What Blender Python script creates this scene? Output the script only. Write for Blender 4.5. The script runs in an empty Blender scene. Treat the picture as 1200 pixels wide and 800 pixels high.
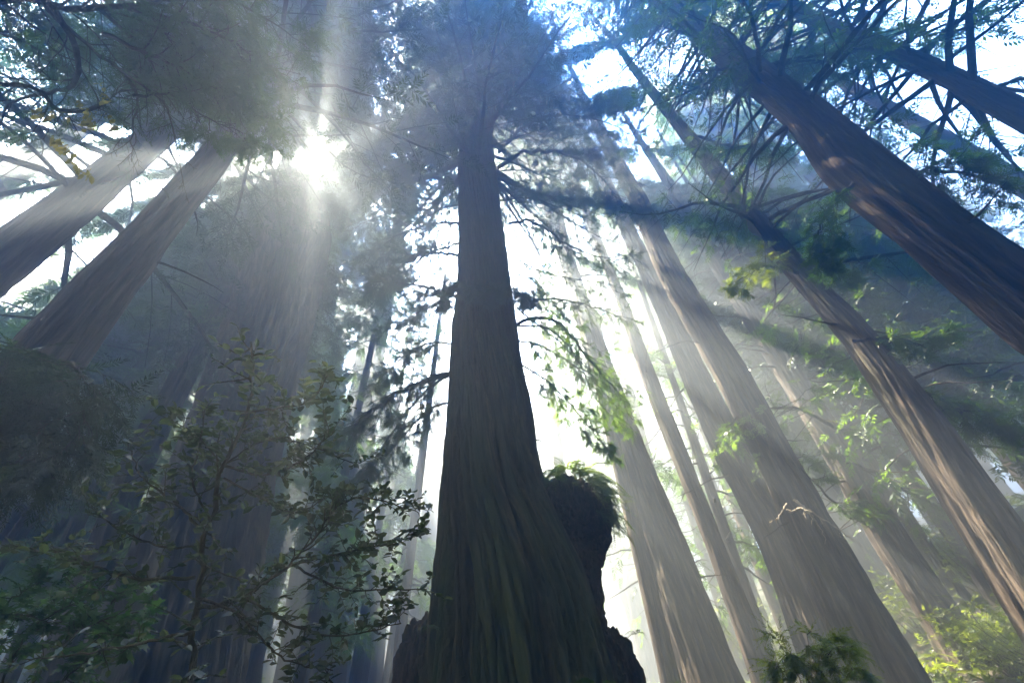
import bpy, math
import numpy as np
from mathutils import Vector

C = bpy.context.scene.collection
SC = bpy.context.scene
rng = np.random.default_rng(11)
A = lambda *a: np.array(a, dtype=float)

# ------------------------------------------------------------------ camera
FPX = 500.0                                   # focal length in pixels of a 1200 px wide frame (15 mm)
CAM = A(0, 0, 1.6)
_n = math.sqrt(35**2 + 550**2 + 500**2)
SP = 500 / _n; CP = math.sqrt(1 - SP * SP)
SR = (-35 / _n) / CP; CR = math.sqrt(1 - SR * SR)
FW = A(0, CP, SP); U0 = A(0, -SP, CP); R0 = A(1, 0, 0)
RT = CR * R0 + SR * U0; UP = -SR * R0 + CR * U0

def ray(px, py):
    return FW + (px - 600) / FPX * RT + (400 - py) / FPX * UP
def atd(px, py, d):                            # point seen there at horizontal distance d
    r = ray(px, py); return CAM + r * d / math.hypot(r[0], r[1])
def atz(px, py, z):                            # point seen there at depth z
    return CAM + ray(px, py) * z
SUN = ray(373, 183); SUN = SUN / np.linalg.norm(SUN)
E1 = RT - RT.dot(SUN) * SUN; E1 /= np.linalg.norm(E1)
E2 = np.cross(SUN, E1);  E2 = E2 if E2.dot(UP) < 0 else -E2
def sun_uv(P):                                 # distance across the sunlight from the viewer's own sun ray
    Q = P - CAM
    return Q @ E1, Q @ E2
def sun_angle(px, py):
    r = ray(px, py); return math.degrees(math.atan2(r @ E2, r @ E1))

# ------------------------------------------------------------------ noise
def _hash(i, j, k, s):
    h = (i * 374761393 + j * 668265263 + k * 2147483647 + np.int64(s * 1274126177 & 0xFFFFFFFF)) & 0xFFFFFFFF
    h = ((h ^ (h >> 13)) * 1274126177) & 0xFFFFFFFF
    h = ((h ^ (h >> 16)) * 1103515245) & 0xFFFFFFFF
    return ((h ^ (h >> 15)) & 0xFFFFFF) / float(0xFFFFFF)
def vnoise(x, y, z, s=0):
    x, y, z = np.broadcast_arrays(x, y, z)
    xi, yi, zi = (np.floor(a).astype(np.int64) for a in (x, y, z))
    fx, fy, fz = x - xi, y - yi, z - zi
    fx, fy, fz = (a * a * (3 - 2 * a) for a in (fx, fy, fz))
    out = 0
    for a in (0, 1):
        for b in (0, 1):
            for c in (0, 1):
                w = (fx if a else 1 - fx) * (fy if b else 1 - fy) * (fz if c else 1 - fz)
                out = out + w * _hash(xi + a, yi + b, zi + c, s)
    return out
def fbm(x, y, z, s=0, o=3):
    t, a, n = 0, 1, 0
    for k in range(o):
        t = t + a * vnoise(x * 2**k, y * 2**k, z * 2**k, s + k); n += a; a *= .5
    return t / n

# ------------------------------------------------------------------ ground shape
def sstep(a, b, x):
    t = np.clip((x - a) / (b - a), 0, 1); return t * t * (3 - 2 * t)
def terrain(x, y):
    x = np.asarray(x, float); y = np.asarray(y, float)
    z = 12 * sstep(8, 42, x + .12 * y) + 4.0 * sstep(8, 40, -x + .1 * y) + 6 * sstep(30, 90, y) + 26 * sstep(70, 200, np.hypot(x, y))
    z = z + .7 * (vnoise(x * .15, y * .15, 0, 5) - .5) + .25 * (vnoise(x * .6, y * .6, 0, 6) - .5)
    return z * sstep(3, 12, np.hypot(x, y))

# ------------------------------------------------------------------ mesh building
class Buf:
    def __init__(s): s.V, s.F, s.T, s.M, s.B, s.n = [], [], [], [], [], 0
    def add(s, V, F, tint=None, mat=0, bark=None):
        V = np.asarray(V, float).reshape(-1, 3); F = np.asarray(F, np.int64).reshape(-1, 4)
        s.V.append(V); s.F.append(F + s.n); s.n += len(V)
        s.T.append(np.full(len(V), .5) if tint is None else np.broadcast_to(tint, (len(V),)))
        s.M.append(np.full(len(F), mat, np.int32))
        s.B.append(V * A(1, 1, .2) if bark is None else bark)
    def build(s, name, mats, parent=None, origin=None, smooth=True):
        V = np.concatenate(s.V); F = np.concatenate(s.F)
        o = A(0, 0, 0) if origin is None else origin
        me = bpy.data.meshes.new(name)
        me.vertices.add(len(V)); me.vertices.foreach_set('co', (V - o).astype(np.float32).ravel())
        me.loops.add(F.size); me.loops.foreach_set('vertex_index', F.astype(np.int32).ravel())
        me.polygons.add(len(F)); me.polygons.foreach_set('loop_start', np.arange(0, F.size, 4, dtype=np.int32))
        for m in (mats if isinstance(mats, (list, tuple)) else [mats]): me.materials.append(m)
        me.polygons.foreach_set('material_index', np.concatenate(s.M))
        me.polygons.foreach_set('use_smooth', np.full(len(F), smooth))
        at = me.attributes.new('tint', 'FLOAT', 'POINT'); at.data.foreach_set('value', np.concatenate(s.T).astype(np.float32))
        at = me.attributes.new('bark', 'FLOAT_VECTOR', 'POINT'); at.data.foreach_set('vector', np.concatenate(s.B).astype(np.float32).ravel())
        me.update(calc_edges=True)
        ob = bpy.data.objects.new(name, me); C.objects.link(ob)
        if parent is not None: ob.parent = parent
        elif origin is not None: ob.location = origin
        return ob

def tag(o, label=None, cat=None, group=None, kind=None):
    if label: o['label'] = label
    if cat: o['category'] = cat
    if group: o['group'] = group
    if kind: o['kind'] = kind
    return o
def thing(name, loc, label, cat, group=None):
    o = bpy.data.objects.new(name, None); C.objects.link(o); o.location = loc; o.empty_display_size = .2
    return tag(o, label, cat, group)

def unit(a): return a / np.maximum(np.linalg.norm(a, axis=-1, keepdims=True), 1e-9)

def tubes(P, R, k=5):                          # m tubes of n points
    P = np.asarray(P, float); R = np.asarray(R, float)
    if P.ndim == 2: P = P[None]; R = R[None]
    m, n, _ = P.shape
    T = unit(np.gradient(P, axis=1))
    ref = np.where(np.abs(T[..., 2:3]) > .9, A(1, 0, 0), A(0, 0, 1))
    N = unit(np.cross(T, ref)); B = np.cross(T, N)
    a = np.arange(k) * 2 * math.pi / k
    V = P[:, :, None] + R[:, :, None, None] * (np.cos(a)[:, None] * N[:, :, None] + np.sin(a)[:, None] * B[:, :, None])
    i = np.arange(m)[:, None, None] * n * k; j = np.arange(n - 1)[None, :, None] * k; q = np.arange(k)[None, None]; q2 = (q + 1) % k
    F = np.stack([i + j + q, i + j + q2, i + j + k + q2, i + j + k + q], -1)
    return V.reshape(-1, 3), F.reshape(-1, 4)

def smooth_line(P, n, jitter=0, seed=0):       # Catmull-Rom through the points
    P = np.asarray(P, float)
    d = np.r_[0, np.cumsum(np.linalg.norm(np.diff(P[:, :3], axis=0), axis=1))]
    Q = np.vstack([2 * P[0] - P[1], P, 2 * P[-1] - P[-2]])
    t = np.linspace(0, d[-1], n); i = np.clip(np.searchsorted(d, t, side='right') - 1, 0, len(P) - 2)
    u = ((t - d[i]) / np.maximum(d[i + 1] - d[i], 1e-9))[:, None]
    a, b, c, e = Q[i], Q[i + 1], Q[i + 2], Q[i + 3]
    out = .5 * (2 * b + (c - a) * u + (2 * a - 5 * b + 4 * c - e) * u**2 + (3 * b - a - 3 * c + e) * u**3)
    if jitter:
        r = np.random.default_rng(seed); out[1:-1, :3] += r.normal(0, jitter, (n - 2, 3))
    return out

# leaf sprays: x along the twig, y sideways, z up
def spray_template(K, wid=.13, ang=52, ln=.36, seed=0, twig=True):
    r = np.random.default_rng(seed); V = []
    for i in range(K):
        s = (i + .6) / K; sd = 1 if i % 2 else -1
        a = math.radians(ang * (1 - .35 * s) + r.normal(0, 9)) * sd
        l = ln * (1 - .55 * s) * r.uniform(.8, 1.2)
        p = A(s * .92, 0, -.10 * s * s); d = A(math.cos(a), math.sin(a), r.normal(-.12, .22)); d /= np.linalg.norm(d)
        b = A(-d[1], d[0], r.normal(0, .5)); b /= np.linalg.norm(b); w = wid * l
        V += [p, p + d * l * .45 + b * w, p + d * l, p + d * l * .5 - b * w]
    if twig:
        V += [A(0, .006, 0), A(0, -.006, 0), A(1, -.004, -.1), A(1, .004, -.1)]
    return np.array(V)
def needle_template(K, seed=0):
    return spray_template(K, .10, 62, .20, seed)
TPL = [spray_template(14, .15, seed=i) for i in range(4)]
TPL_FAR = [spray_template(8, .24, ln=.46, seed=20 + i, twig=False) for i in range(4)]
TPL_NEAR = [spray_template(26, .10, 55, .26, seed=40 + i) for i in range(4)]

def expand(buf, P, D, N, S, tpls, tint, mat=0):
    P = np.asarray(P, float); D = unit(D); B = unit(np.cross(N, D)); N = np.cross(D, B)
    pick = rng.integers(0, len(tpls), len(P))
    for k, T in enumerate(tpls):
        m = pick == k
        if not m.any(): continue
        V = P[m][:, None] + S[m][:, None, None] * (T[None, :, 0:1] * D[m][:, None] + T[None, :, 1:2] * B[m][:, None] + T[None, :, 2:3] * N[m][:, None])
        tt = np.repeat(tint[m], len(T)) + rng.normal(0, .05, V.shape[0] * len(T))
        buf.add(V.reshape(-1, 3), np.arange(V.shape[0] * len(T)).reshape(-1, 4), tt, mat)

LEAF = np.array([[0, 0, 0], [.3, .26, .07], [.7, .24, .07], [1, 0, -.03], [0, 0, 0], [1, 0, -.03], [.7, -.24, .07], [.3, -.26, .07]])
MAPLE = np.concatenate([np.array([[0, 0, 0], [.35 * c - .16 * s, .35 * s + .16 * c, .03], [q * c, q * s, -.05], [.35 * c + .16 * s, .35 * s - .16 * c, .03]])
                        for c, s, q in [(math.cos(math.radians(g)), math.sin(math.radians(g)), l) for g, l in ((0, 1), (42, .85), (-42, .85), (88, .6), (-88, .6))]])

# ------------------------------------------------------------------ materials
def mat(name):
    m = bpy.data.materials.new(name); m.use_nodes = True; nt = m.node_tree; nt.nodes.clear()
    return m, nt, nt.nodes, nt.links
def N_(nt, t, **kw):
    n = nt.nodes.new(t)
    for k, v in kw.items(): setattr(n, k, v)
    return n
def ramp(nt, stops):
    r = nt.nodes.new('ShaderNodeValToRGB'); e = r.color_ramp.elements
    while len(e) < len(stops): e.new(.5)
    for x, (p, c) in zip(e, stops): x.position = p; x.color = (*c, 1)
    return r

def bark_mat(name, dark, light, moss=0.0, scale=1.0, mosscol=(.05, .07, .02)):
    m, nt, n, l = mat(name)
    out = n.new('ShaderNodeOutputMaterial'); b = n.new('ShaderNodeBsdfPrincipled'); l.new(b.outputs[0], out.inputs[0])
    b.inputs['Roughness'].default_value = .92; b.inputs['Specular IOR Level'].default_value = .15
    at = N_(nt, 'ShaderNodeAttribute', attribute_name='bark')
    n1 = n.new('ShaderNodeTexNoise'); n1.inputs['Scale'].default_value = 9 * scale; n1.inputs['Detail'].default_value = 8; n1.inputs['Roughness'].default_value = .65; n1.inputs['Distortion'].default_value = .6
    n2 = n.new('ShaderNodeTexNoise'); n2.inputs['Scale'].default_value = .9; n2.inputs['Detail'].default_value = 5
    for q in (n1, n2): l.new(at.outputs['Vector'], q.inputs['Vector'])
    r1 = ramp(nt, [(.40, dark), (.50, [(a + c) * .45 for a, c in zip(dark, light)]), (.63, [c * 1.25 for c in light])]); l.new(n1.outputs['Fac'], r1.inputs['Fac'])
    # old scorch and weather patches, lichen green
    r2 = ramp(nt, [(.35, (.62, .6, .6)), (.65, (1.1, 1.06, 1.0))]); l.new(n2.outputs['Fac'], r2.inputs['Fac'])
    mx = N_(nt, 'ShaderNodeMix', data_type='RGBA', blend_type='MULTIPLY'); mx.inputs[0].default_value = 1
    l.new(r1.outputs[0], mx.inputs[6]); l.new(r2.outputs[0], mx.inputs[7])
    col = mx.outputs[2]
    if moss:
        n3 = n.new('ShaderNodeTexNoise'); n3.inputs['Scale'].default_value = 1.7; n3.inputs['Detail'].default_value = 6; l.new(at.outputs['Vector'], n3.inputs['Vector'])
        r3 = ramp(nt, [(.58 - .25 * moss, (0, 0, 0)), (.72 - .1 * moss, (moss,) * 3)]); l.new(n3.outputs['Fac'], r3.inputs['Fac'])
        m2 = N_(nt, 'ShaderNodeMix', data_type='RGBA'); l.new(r3.outputs[0], m2.inputs[0]); l.new(col, m2.inputs[6]); m2.inputs[7].default_value = (*mosscol, 1)
        col = m2.outputs[2]
    l.new(col, b.inputs['Base Color'])
    bp = n.new('ShaderNodeBump'); bp.inputs['Strength'].default_value = 1; bp.inputs['Distance'].default_value = .12
    l.new(n1.outputs['Fac'], bp.inputs['Height']); l.new(bp.outputs[0], b.inputs['Normal'])
    return m

def leaf_mat(name, c0, c1, t0, t1, trans=.5, gloss=.06):
    m, nt, n, l = mat(name)
    out = n.new('ShaderNodeOutputMaterial'); at = N_(nt, 'ShaderNodeAttribute', attribute_name='tint')
    ra = ramp(nt, [(.1, c0), (.9, c1)]); rb = ramp(nt, [(.1, t0), (.9, t1)])
    l.new(at.outputs['Fac'], ra.inputs[0]); l.new(at.outputs['Fac'], rb.inputs[0])
    d = n.new('ShaderNodeBsdfDiffuse'); t = n.new('ShaderNodeBsdfTranslucent'); g = n.new('ShaderNodeBsdfGlossy'); g.inputs['Roughness'].default_value = .45
    l.new(ra.outputs[0], d.inputs[0]); l.new(rb.outputs[0], t.inputs[0])
    mx = n.new('ShaderNodeMixShader'); mx.inputs[0].default_value = trans; l.new(d.outputs[0], mx.inputs[1]); l.new(t.outputs[0], mx.inputs[2])
    m2 = n.new('ShaderNodeMixShader'); m2.inputs[0].default_value = gloss; l.new(mx.outputs[0], m2.inputs[1]); l.new(g.outputs[0], m2.inputs[2])
    l.new(m2.outputs[0], out.inputs[0])
    return m

BARK_MAIN = bark_mat('mossy_redwood_bark', (.02, .016, .006), (.12, .095, .04), .8, 1.0, (.045, .065, .014))
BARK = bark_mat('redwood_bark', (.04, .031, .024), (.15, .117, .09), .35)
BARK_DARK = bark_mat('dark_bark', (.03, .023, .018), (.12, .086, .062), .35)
WOOD = bark_mat('branch_bark', (.03, .024, .018), (.10, .075, .05), .35)
WOOD_MOSS = bark_mat('mossy_twig_bark', (.025, .02, .015), (.07, .055, .035), .7, 1, (.09, .08, .02))
DEADWOOD = bark_mat('bleached_wood', (.24, .20, .15), (.48, .42, .34), 0)
ROOT = bark_mat('burl_bark', (.02, .014, .010), (.12, .075, .045), .5, 1.2, (.045, .06, .02))
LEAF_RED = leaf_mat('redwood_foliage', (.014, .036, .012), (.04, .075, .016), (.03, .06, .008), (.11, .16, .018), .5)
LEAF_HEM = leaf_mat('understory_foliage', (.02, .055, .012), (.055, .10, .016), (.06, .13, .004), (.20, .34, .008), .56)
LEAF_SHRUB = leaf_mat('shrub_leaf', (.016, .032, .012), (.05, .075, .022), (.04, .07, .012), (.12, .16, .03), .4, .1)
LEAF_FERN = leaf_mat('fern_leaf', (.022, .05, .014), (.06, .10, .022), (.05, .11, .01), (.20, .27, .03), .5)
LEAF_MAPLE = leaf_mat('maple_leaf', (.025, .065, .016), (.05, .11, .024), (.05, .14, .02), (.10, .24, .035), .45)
LEAF_BRIGHT = leaf_mat('sunlit_tone_leaf', (.045, .09, .014), (.09, .13, .022), (.10, .16, .008), (.27, .33, .015), .58)  # lighter yellow-green copy, the look of sunlit leaves put into the colour
MOSS = leaf_mat('hanging_moss', (.10, .09, .02), (.20, .17, .04), (.28, .24, .04), (.5, .42, .08), .55, 0)  # moss with the yellow of sunlight mixed into its colour

def ground_mat():
    m, nt, n, l = mat('forest_floor')
    out = n.new('ShaderNodeOutputMaterial'); b = n.new('ShaderNodeBsdfPrincipled'); l.new(b.outputs[0], out.inputs[0]); b.inputs['Roughness'].default_value = 1
    tc = n.new('ShaderNodeTexCoord'); n1 = n.new('ShaderNodeTexNoise'); n1.inputs['Scale'].default_value = 1.3; n1.inputs['Detail'].default_value = 10
    l.new(tc.outputs['Object'], n1.inputs['Vector'])
    r = ramp(nt, [(.35, (.03, .022, .014)), (.5, (.05, .04, .02)), (.65, (.035, .055, .016))]); l.new(n1.outputs['Fac'], r.inputs[0]); l.new(r.outputs[0], b.inputs['Base Color'])
    bp = n.new('ShaderNodeBump'); bp.inputs['Distance'].default_value = .1; l.new(n1.outputs['Fac'], bp.inputs['Height']); l.new(bp.outputs[0], b.inputs['Normal'])
    return m
GROUND = ground_mat()

# ------------------------------------------------------------------ where the canopy is open to the sun
# (angle about the sun ray in degrees, half width, nearest and farthest distance across the light in metres, share of sprays kept)
GAPS = []
def gap(px, py, half, r0, r1, keep): GAPS.append((sun_angle(px, py), half, r0, r1, keep))

def keep_mask(P, gaps=True, soft=False):
    u, v = sun_uv(P); r = np.hypot(u, v); th = np.degrees(np.arctan2(v, u))
    k = np.ones(len(P))
    for a, h, r0, r1, kp in GAPS:
        if not gaps and kp > 0: continue
        kp = np.where((kp > 0) & (P[:, 2] < 20) & (P[:, 0] > -4) & (P[:, 1] > 13), max(kp, .3), kp) if not soft else kp
        d = np.abs((th - a + 180) % 360 - 180)
        e = h * (.45 + 1.1 * vnoise(u * .45, v * .45, 0, 77))
        k = np.where((d < e) & (r > r0) & (r < r1), np.minimum(k, kp), k)
    c, d = np.cos(np.radians(th)), np.sin(np.radians(th))
    slit = vnoise(c * 5.5 + 3, d * 5.5, 0, 41) * .65 + vnoise(c * 14, d * 14, 0, 42) * .35
    k = np.where((r < 2.6) & (r > .45) & (slit > .66), 0, k); k = np.where(r < .19 + .10 * vnoise(c * 4, d * 4, 0, 9), 0, k)
    bm = vnoise(th * .30, 0, 0, 51) * .55 + vnoise(th * .85, 0, 0, 52) * .45 + .25 * (vnoise(u * .3, v * .3, 0, 53) - .5)
    rt = np.interp(th, BEHIND[0], BEHIND[1])
    lit = (th > -32) & (th < 46) & (r > rt + 1.5) & (r < np.where(th < 4, 42, 25)) & (bm > np.where(th < 4, .47, .40))
    k = np.where(lit, np.minimum(k, .04 if soft else np.where(P[:, 2] < 16, .45, np.where(gaps, .05, np.where(P[:, 2] > 40, 1., .42)))), k)
    return (k > .3) if soft else (rng.random(len(P)) < k)

# ------------------------------------------------------------------ trees
class Axis:
    """centre line and radius of a trunk by height, read off image centres and widths"""
    def __init__(s, pts, D, H, rtop=.12, base_w=None, maxlean=.09):
        P, R = [], []
        for i, (px, py, w) in enumerate(pts):
            r = ray(px, py)
            if i == 0: p = atd(px, py, D)
            else:
                q = P[0]; t = ((q - CAM)[:2] @ r[:2]) / (r[:2] @ r[:2]); p = CAM + r * t
            P.append(p)
        P = np.array(P)
        for i, (px, py, w) in enumerate(pts):
            j = min(i, len(pts) - 2); dx = pts[j + 1][0] - pts[j][0]; dy = pts[j + 1][1] - pts[j][1]
            perp = w * abs(dy) / math.hypot(dx, dy); z = (P[i] - CAM) @ FW
            R.append(perp * z / FPX / 2)
        if H is None: H = P[-1, 2] + .7; rtop = R[-1] * .8
        o = np.argsort(P[:, 2]); P = P[o]; R = np.array(R)[o]
        lo = np.clip((P[1] - P[0])[:2] / max(P[1, 2] - P[0, 2], .3), -.12, .12)
        hi = np.clip((P[-1] - P[0])[:2] / max(P[-1, 2] - P[0, 2], .3), -maxlean, maxlean)
        b = P[0] + np.r_[-lo * (P[0, 2] + 1.5), -(P[0, 2] + 1.5)]
        z1 = P[-1, 2] + (H - P[-1, 2]) * .5
        m = np.r_[P[-1, :2] + hi * (z1 - P[-1, 2]) * .8, z1]; t = np.r_[m[:2] + hi * (H - z1) * .4, H]
        rb = R[0] * (1 + .012 * (P[0, 2])) if base_w is None else base_w
        s.h = np.r_[b[2], P[:, 2], z1, H]; s.p = np.vstack([b[:2], P[:, :2], m[:2], t[:2]])
        rm = R[-1] + (rtop - R[-1]) * .45
        s.r = np.r_[rb, R, rm, rtop]; s.H = H
        hh = np.linspace(b[2], H, 160); ww = np.exp(-((hh[:, None] - hh[None]) / 1.2)**2); ww /= ww.sum(1, keepdims=True)
        x, y, r = (np.interp(hh, s.h, c) for c in (s.p[:, 0], s.p[:, 1], s.r))
        s.hh, s.x, s.y, s.rr = hh, ww @ x, ww @ y, ww @ r
        wob = .018 * D * .6; ph = D * 7.3; s.x += wob * (np.interp(hh, np.linspace(0, 80, 12), np.random.default_rng(int(ph)).normal(0, .35, 12))); s.y += wob * np.interp(hh, np.linspace(0, 80, 12), np.random.default_rng(int(ph) + 1).normal(0, .35, 12))
        zb = 0
        for _ in range(3):
            xy = s.at(zb)[:2]; zb = float(terrain(xy[0], xy[1]))
        s.base = np.r_[s.at(zb)[:2], zb]
    def at(s, h): return np.array([np.interp(h, s.hh, s.x), np.interp(h, s.hh, s.y), h])
    def pts(s, h): return np.stack([np.interp(h, s.hh, s.x), np.interp(h, s.hh, s.y), h], -1)
    def rad(s, h): return np.interp(h, s.hh, s.rr)

def trunk(ax, nseg=72, nring=150, amp=.10, seed=0, flare=.35, twist=0.05, furrow=.3, lobes=6):
    z0 = ax.base[2] - .5
    h = z0 + (ax.H - z0) * np.linspace(0, 1, nring)**1.7
    th = np.arange(nseg) * 2 * math.pi / nseg
    Hh, T = np.meshgrid(h, th, indexing='ij')
    rc = float(ax.rad(ax.base[2] + 4)); g = Hh - ax.base[2]
    Tt = T + twist * g * .15 + .25 * (vnoise(np.cos(T) * 1.5, np.sin(T) * 1.5, g * .12, seed + 3) - .5)
    X, Y = rc * np.cos(Tt) / furrow, rc * np.sin(Tt) / furrow
    f1 = 1 - np.exp(-((2 * fbm(X, Y, g * .22, seed, 2) - 1) / .13)**2) - .6 * np.exp(-((2 * fbm(X * 1.9 + 7, Y * 1.9, g * .5, seed + 17, 2) - 1) / .11)**2)
    f2 = fbm(X * 2.7, Y * 2.7, g * .8, seed + 9, 2)
    big = vnoise(np.cos(T) * 1.2, np.sin(T) * 1.2, g * .15, seed + 5) - .5
    R = ax.rad(h)[:, None] * (1 + .12 * big)
    lob = .5 + .5 * np.cos(lobes * Tt + seed)
    R = R * (1 + flare * np.exp(-np.maximum(g, 0) / 1.6) * (.55 + .9 * lob * np.exp(-np.maximum(g, 0) / 3)))
    R = R + amp * rc * ((f1 - .6) * .75 + (f2 - .5) * .45) * np.clip(ax.rad(h)[:, None] / rc, .2, 1.2)
    c = ax.pts(h)
    V = np.stack([c[:, None, 0] + R * np.cos(T), c[:, None, 1] + R * np.sin(T), Hh], -1)
    i = np.arange(nring - 1)[:, None] * nseg; j = np.arange(nseg)[None]; j2 = (j + 1) % nseg
    F = np.stack([i + j, i + j2, i + nseg + j2, i + nseg + j], -1)
    bark = np.stack([rc * np.cos(Tt), rc * np.sin(Tt), g * .09], -1)
    return V.reshape(-1, 3), F.reshape(-1, 4), bark.reshape(-1, 3)

def limbs(B, AZ, EL, L, R, droop, up, nsec, nspr, size, seclen=.36, tint0=.4, t0=.2, wander=.12):
    """m limbs: returns primary tubes, secondary tubes and sprays"""
    m = len(B); n = 8; t = np.linspace(0, 1, n)
    el = EL[:, None] - droop[:, None] * np.sin(t * math.pi * .75)[None] + up[:, None] * (t**3)[None] + rng.normal(0, wander, (m, n))
    az = AZ[:, None] + np.cumsum(rng.normal(0, wander, (m, n)), 1)
    st = np.stack([np.cos(el) * np.cos(az), np.cos(el) * np.sin(az), np.sin(el)], -1) * (L / (n - 1))[:, None, None]
    P = B[:, None] + np.concatenate([np.zeros((m, 1, 3)), np.cumsum(st[:, :-1], 1)], 1)
    R1 = R[:, None] * (1 - .88 * t)[None]
    # secondaries
    ts = t0 + (1 - t0) * (np.arange(nsec) + rng.random((m, nsec))) / nsec
    f = ts * (n - 1); i0 = np.clip(f.astype(int), 0, n - 2); u = (f - i0)[..., None]; row = np.arange(m)[:, None]
    S0 = P[row, i0] * (1 - u) + P[row, i0 + 1] * u
    ah = az[row, i0] + np.where(np.arange(nsec) % 2, 1, -1)[None] * rng.uniform(.5, 1.25, (m, nsec)) * (1 - .6 * ts**3)
    es = el[row, i0] * .5 + rng.normal(-.28, .25, (m, nsec))
    Ls = L[:, None] * seclen * (1.15 - .75 * ts) * rng.uniform(.6, 1.25, (m, nsec)) + size * .5
    q = np.linspace(0, 1, 4)
    ee = es[..., None] - .35 * q; D2 = np.stack([np.cos(ee) * np.cos(ah[..., None]), np.cos(ee) * np.sin(ah[..., None]), np.sin(ee)], -1)
    P2 = S0[:, :, None] + np.concatenate([np.zeros((m, nsec, 1, 3)), np.cumsum(D2[:, :, :-1] * (Ls / 3)[..., None, None], 2)], 2)
    R2 = (R[:, None] * .22 * (1.1 - ts))[..., None] * (1 - .7 * q) + .004
    # sprays
    tq = np.clip((np.arange(nspr) + rng.random((m, nsec, nspr))) / nspr, 0, .999); g = tq * 3; j0 = g.astype(int); w = (g - j0)[..., None]
    a = np.arange(m)[:, None, None]; b = np.arange(nsec)[None, :, None]
    Q = P2[a, b, j0] * (1 - w) + P2[a, b, np.minimum(j0 + 1, 3)] * w
    dd = ah[..., None] + np.where(np.arange(nspr) % 2, 1, -1) * rng.uniform(.2, 1.0, (m, nsec, nspr)); e3 = es[..., None] + rng.normal(-.3, .3, (m, nsec, nspr))
    D3 = np.stack([np.cos(e3) * np.cos(dd), np.cos(e3) * np.sin(dd), np.sin(e3)], -1)
    N3 = A(0, 0, 1) + rng.normal(0, .38, D3.shape)
    S3 = size * rng.uniform(.6, 1.25, tq.shape)
    tn = tint0 + .25 * (vnoise(Q[..., 0] * .4, Q[..., 1] * .4, Q[..., 2] * .4, 31) - .5) * 2 + rng.normal(0, .1, tq.shape)
    return (P, R1), (P2.reshape(-1, 4, 3), R2.reshape(-1, 4)), (Q.reshape(-1, 3), D3.reshape(-1, 3), N3.reshape(-1, 3), S3.ravel(), tn.ravel())

def crown(ax, root, h0, n, L0, size, nsec=11, nspr=5, tpl=TPL, leaf=LEAF_RED, wood=WOOD, seed=0, el=.05, droop=.5, tint=.4, skip=None, sec=True, clump=.3, hi=None, taper=.75, name='crown', gaps=True):
    """a crown of limbs from h0 to the top: leaves one mesh, its limbs a sub-part"""
    global rng
    rng = np.random.default_rng(seed + 1000)
    H = (ax.H - .5) if hi is None else hi
    h = h0 + (H - h0) * (np.arange(n) + rng.random(n)) / n
    az = rng.random(n) * 6.283 if n < 4 else (np.arange(n) * 2.4 + rng.normal(0, .5, n))
    dens = vnoise(np.cos(az) * .9 + 5, np.sin(az) * .9, h * .22, seed + 50)
    ok = dens > clump * .8 * (h < ax.H - 6)
    if skip is not None: ok &= ~skip(h, az)
    h, az = h[ok], az[ok]; m = len(h)
    fr = (h - h0) / max(ax.H - h0, 1)
    L = L0 * (1 - taper * fr**1.3) * rng.uniform(.55, 1.15, m)
    B = ax.pts(h); R = np.minimum(.015 * L + .012, ax.rad(h) * .5)
    a, b, s = limbs(B, az, el + .6 * fr**2 + rng.normal(0, .15, m), L, R, np.full(m, droop) * (1 - .4 * fr), np.full(m, .5), nsec, nspr, size, tint0=tint)
    u, v = sun_uv(a[0]); keep = (np.hypot(u, v).min(1) > .4) & ((not gaps) | (keep_mask(a[0].reshape(-1, 3), soft=True).reshape(-1, 8).mean(1) > .6) | ((a[0][:, 0, 2] < 20) & (a[0][:, 0, 0] > -4)))
    a = (a[0][keep], a[1][keep]); k2 = np.repeat(keep, nsec); b = (b[0][k2], b[1][k2]); k3 = np.repeat(k2, nspr)
    k = keep_mask(s[0], gaps) & keep_mask(s[0] + unit(s[1]) * s[3][:, None] * .8, gaps) & k3; s = [c[k] for c in s]
    # bigger sprays where they are far from the camera
    fb = Buf(); V, F = tubes(*a, 5); fb.add(V, F, mat=1)
    if sec:
        q_ = np.hypot(*sun_uv(b[0])); kk = keep_mask(b[0][:, 1], gaps) & (q_.min(1) > .3); V, F = tubes(b[0][kk], b[1][kk], 3); fb.add(V, F, mat=1)
    expand(fb, *s[:4], tpl, s[4])
    return fb.build(name, [leaf, wood], root, ax.base)

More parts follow.
